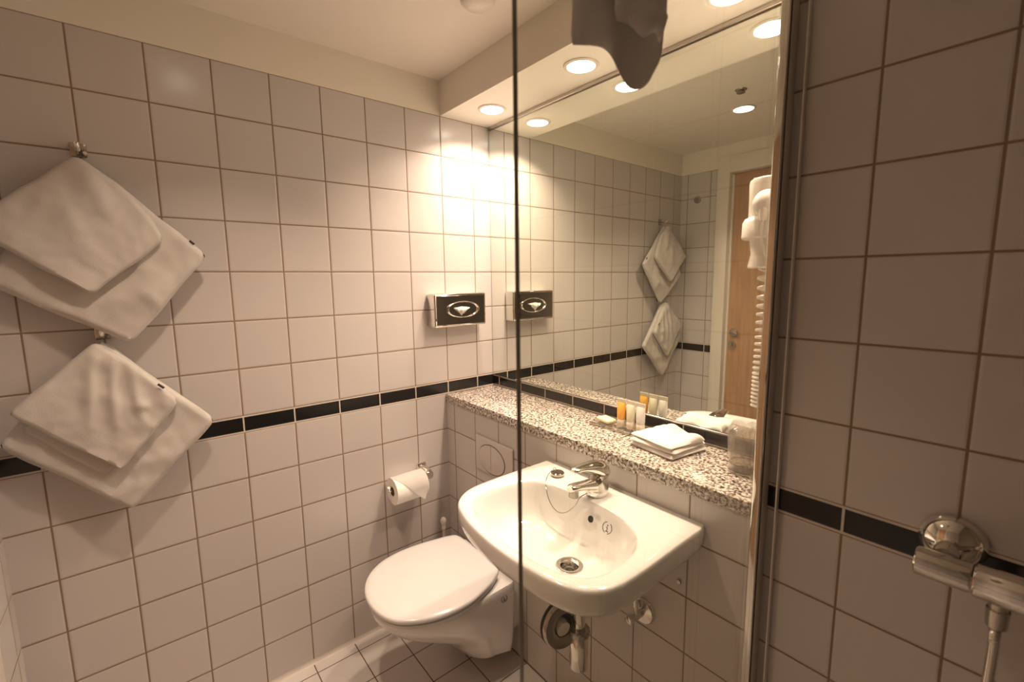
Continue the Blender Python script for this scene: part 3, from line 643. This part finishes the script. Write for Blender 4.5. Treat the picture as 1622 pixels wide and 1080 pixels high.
# ---------------------------------------------------------------- things on the ledge
ZL = .9056
t = thing('amenity_tray', (.76, -.07, ZL), 'clear rectangular tray on the granite ledge holding soap and small tubes', 'tray')
bm = BM(); box(bm, .668, .858, -.108, -.022, ZL+.0002, ZL+.0090, .002, 2); obj('tray_base', bm, MT['acrylic'], t)
bm = BM(); box(bm, .668, .858, -.1105, -.1085, ZL+.0002, ZL+.0105, .0006, 1); tag(obj('tray_edge', bm, MT['satin'], t), 'dark reflecting front edge')
ZT = ZL+.0092
bm = BM(); box(bm, -.030, .030, -.020, .020, 0, .012, .005, 3); bm.transform(Matrix.Translation((.704, -.066, ZT)) @ Matrix.Rotation(math.radians(-14), 4, 'Z'))
tag(obj('soap_bar', bm, MT['soap']), 'small cream soap bar on the left end of the tray', 'soap')
def tube_bottle(x, y, mat, label, rz=0):
    t = thing('amenity_tube', (x, y, ZT), label, 'tube', 'little toiletry tubes standing on the tray')
    bm = BM(); loft(bm, [ellsec((x, y, ZT+z), (a, 0, 0), (0, b, 0), 24) for z, a, b in ((.0225, .0125, .0125), (.030, .0138, .0130), (.050, .0155, .0100), (.068, .0162, .0055), (.076, .0165, .0012))])
    obj('tube_body', bm, mat, t)
    bm = BM(); box(bm, x-.0165, x+.0165, y-.0011, y+.0011, ZT+.0755, ZT+.0875, .0004, 1); tag(obj('crimped_end', bm, MT['cap'], t), 'pale flat crimped end')
    bm = BM(); lathe(bm, [(.0125, 0), (.0132, .001), (.0132, .021), (.0125, .022)], (x, y, ZT), (0, 0, 1), 24); tag(obj('cap', bm, MT['cap'], t), 'clear screw cap')
tube_bottle(.764, -.066, MT['orange'], 'small toiletry tube filled with orange gel on the tray')
tube_bottle(.800, -.066, MT['pale'], 'small pale yellow toiletry tube, middle of the three on the tray')
tube_bottle(.836, -.066, MT['milky'], 'small milky white toiletry tube nearest the folded cloths')
def face_cloth(z, th, rz, seed, label, top=False, s=1.0):
    bm = BM(); G = []; H = []; nu = 30
    for i in range(nu+1):
        g = []; h = []
        for j in range(nu+1):
            u, v = i/nu-.5, j/nu-.5
            x = u*.150*s; y = v*.140*s
            e = min(.5-abs(u), .5-abs(v)); rim = math.sqrt(max(0, 1-(1-min(1, e/.04))**2))
            r = 1+.03*noise.noise(Vector((u*3, v*3, seed))); x *= r; y *= r
            b = .002*noise.noise(Vector((u*7+seed, v*7, 2)))
            if top:
                b += .020*math.exp(-(((u+.12)/.20)**2+((v-.30)/.16)**2)) + .012*math.exp(-(((u-.36)/.14)**2+((v-.28)/.2)**2)) - .003*math.exp(-((u-.1)/.1)**2)
            p = Vector((x, y, 0)); p.rotate(Matrix.Rotation(rz, 3, 'Z'))
            P = Vector((.954, -.106, z))
            g.append(bm.verts.new(P+p+Vector((0, 0, th*.5+th*.5*rim+b*rim)))); h.append(bm.verts.new(P+p+Vector((0, 0, th*.5-th*.5*rim))) if 0 < i < nu and 0 < j < nu else g[-1])
        G.append(g); H.append(h)
    for i in range(nu):
        for j in range(nu):
            bm.faces.new((G[i][j], G[i+1][j], G[i+1][j+1], G[i][j+1]))
            try: bm.faces.new((H[i][j], H[i][j+1], H[i+1][j+1], H[i+1][j]))
            except ValueError: pass
    tag(obj('face_cloth', bm, MT['facecotton'], angle=70), label, 'face cloth', 'folded face cloths on the ledge')
face_cloth(ZL+.0003, .013, math.radians(-8), 1, 'folded white face cloth at the bottom of the small stack')
face_cloth(ZL+.0143, .012, math.radians(-5), 2, 'folded white face cloth in the middle of the small stack', s=.98)
face_cloth(ZL+.0273, .011, math.radians(-10), 3, 'crumpled white face cloth on top of the small stack', True, .96)
t = thing('wrapped_tumbler', (1.165, -.105, ZL), 'clear drinking tumbler wrapped in thin plastic at the right ledge end', 'tumbler')
bm = BM(); rings = []
for r, z in ((.026, .002), (.029, .002), (.031, .02), (.034, .06), (.037, .095), (.0365, .096), (.0335, .060), (.0305, .022), (.027, .016)):
    rings.append([Vector((1.165+r*math.cos(a), -.105+r*math.sin(a), ZL+z)) for a in [2*PI*k/40 for k in range(40)]])
loft(bm, rings); cup = obj('tumbler_body', bm, MT['acrylic'], t)
bm = BM(); rings = []
for r, z, w in ((.033, .0008, .0005), (.0345, .004, .001), (.036, .03, .0012), (.0385, .07, .0015), (.0405, .098, .002), (.038, .112, .005), (.028, .118, .006), (.012, .112, .004)):
    rings.append([Vector((1.165+(r+w*.7*math.sin(a*5+z*60)+w*.5*math.sin(a*11+2))*math.cos(a), -.105+(r+w*.7*math.sin(a*5+z*60)+w*.5*math.sin(a*11+2))*math.sin(a), ZL+z+w*.6*math.sin(a*5+1))) for a in [2*PI*k/64 for k in range(64)]])
loft(bm, rings); tag(obj('plastic_wrap', bm, MT['cup'], t), 'thin crinkled plastic wrap')
bm = BM(); tube(bm, [(1.165+.0325*math.cos(a), -.105+.0325*math.sin(a), ZL+.022) for a in [2*PI*k/40 for k in range(41)]], .0010, 6); obj('base_rim', bm, MT['satin'], cup)

# ---------------------------------------------------------------- hair dryer on the return wall of the niche
t = thing('hair_dryer', (1.2, -.12, 1.5), 'white wall-mounted hair dryer with a coiled cable beside the mirror', 'hair dryer')
hx, hy = 1.2015, -.125
bm = BM(); box(bm, 1.225, 1.2455, hy-.045, hy+.045, 1.43, 1.585, .006); obj('wall_bracket', bm, MT['plastic'], t)
bm = BM(); lathe(bm, [(.040, 1.592), (.045, 1.589), (.0465, 1.582), (.046, 1.55), (.0455, 1.50)], (hx, hy, 0), (0, 0, 1), 40); obj('motor_housing', bm, MT['plastic'], t)
bm = BM(); lathe(bm, [(.0455, 1.510), (.052, 1.507), (.057, 1.498), (.0575, 1.466), (.054, 1.4625), (.040, 1.462)], (hx, hy, 0), (0, 0, 1), 40); obj('holder_ring', bm, MT['plastic'], t)
bm = BM(); lathe(bm, [(.041, 1.463), (.039, 1.445), (.037, 1.43), (.040, 1.415), (.0425, 1.402), (.040, 1.399)], (hx, hy, 0), (0, 0, 1), 40); obj('nozzle', bm, MT['plastic'], t)
bm = BM()
for k in range(5):
    for q in range(2): box(bm, hx-.030+.012*k, hx-.024+.012*k, hy-.03+.03*q, hy-.012+.03*q, 1.5915, 1.5935)
obj('air_vents', bm, MT['plate'], t)
bm = BM(); lathe(bm, [(.030, 0), (.030, .012), (.028, .022), (.021, .031), (.010, .036), (.002, .037)], (hx+.008, hy-.030, 1.533), (0, -1, .05), 32); dome = obj('switch_dome', bm, MT['plastic'], t)
bm = BM(); tube(bm, [(hx+.008, hy-.055, 1.522), (hx+.008, hy-.060, 1.505), (hx+.008, hy-.060, 1.497)], [.012, .0085, .0065], 16); obj('cable_sleeve', bm, MT['plastic'], dome)
cord = spline([Vector(p) for p in ((hx+.008, hy-.060, 1.500), (hx+.006, hy-.062, 1.47), (hx+.012, hy-.058, 1.435), (hx+.022, hy-.045, 1.40), (hx+.02, hy-.03, 1.385), (hx+.006, hy-.010, 1.388))], 8, False)
bm = BM(); tube(bm, cord, .0027, 10); obj('straight_cable', bm, MT['plastic'], t)
pts = []; turns = 19; z = 1.398; a = 0.0; steps = 22
while z > 1.078:
    f = (1.398-z)/.32; pitch = .0235*(1-f)+.0085*f if f < .75 else .0095
    x = 1.1985 + .0015*math.sin(f*5) + .003*f
    pts.append((x-.0195*math.cos(a), -.115+.0195*math.sin(a), z)); a += 2*PI/steps; z -= pitch/steps
x, y, z = pts[-1]
pts += [(1.200, -.11, z-.006), (1.212, -.11, z-.010), (1.226, -.11, z-.004), (1.234, -.11, z+.02), (1.238, -.11, z+.10), (1.238, -.11, 1.42)]
bm = BM(); tube(bm, pts, .0036, 8); tag(obj('coiled_cable', bm, MT['plastic'], t), 'coiled white cable')

# ---------------------------------------------------------------- shower mixer
t = thing('shower_mixer', (1.59, YD, .95), 'chrome bar shower mixer on the dark shower wall tiles', 'shower mixer')
my, mz = -.330, .948
bm = BM(); lathe(bm, [(.042, 0), (.042, .004), (.039, .014), (.029, .026), (.017, .032), (.016, .06)], (1.553, YD-.0005, .962), (0, -1, -.12), 36); obj('wall_flange', bm, MT['chrome'], t)
bm = BM(); lathe(bm, [(.042, 0), (.042, .004), (.039, .014), (.029, .026), (.017, .032), (.016, .06)], (1.703, YD-.0005, .962), (0, -1, -.12), 36); obj('wall_flange', bm, MT['chrome'], t)
bm = BM(); lathe(bm, [(.0195, 0), (.0215, .002), (.0215, .060), (.0205, .062)], (1.522, my, mz), (1, 0, 0), 36); tag(obj('flow_handle', bm, MT['chrome'], t), 'smooth chrome end handle')
bm = BM(); lathe(bm, [(.020, .063), (.0235, .066), (.0235, .085), (.0245, .088), (.0245, .150), (.0235, .153), (.0235, .175), (.020, .178)], (1.522, my, mz), (1, 0, 0), 36); obj('mixer_body', bm, MT['chrome'], t)
bm = BM(); lathe(bm, [(.0205, .179), (.0215, .181), (.0215, .238), (.0195, .240)], (1.522, my, mz), (1, 0, 0), 36); tag(obj('temperature_handle', bm, MT['chrome'], t), 'smooth chrome end handle')
bm = BM(); lathe(bm, [(.010, -.02), (.010, -.030), (.0125, -.031), (.0115, -.056), (.008, -.058)], (1.613, my, mz), (0, 0, 1), 20); obj('hose_nut', bm, MT['alu'], t)
bm = BM(); hp = spline([Vector(p) for p in ((1.613, my, mz-.054), (1.613, my-.002, .85), (1.612, my-.01, .70), (1.62, my-.01, .5), (1.66, my, .36), (1.71, my+.02, .33), (1.76, my+.03, .40), (1.78, my+.04, .7), (1.78, my+.045, 1.2))], 30, False)
tube(bm, hp, [.0068 if k % 2 else .0060 for k in range(len(hp))], 10); tag(obj('shower_hose', bm, MT['chrome'], t), 'ribbed metal shower hose')
# knob on the door wall
t = thing('robe_hook', (.113, YB, 1.855), 'round metal robe knob on the door wall beside the door frame', 'hook')
bm = BM(); lathe(bm, [(.022, 0), (.022, .005), (.018, .008), (.009, .010), (.009, .014), (.013, .017), (.014, .021), (.012, .025), (.004, .026)], (.113, YB+.0005, 1.855), (0, 1, 0), 28); obj('knob', bm, MT['satin'], t)
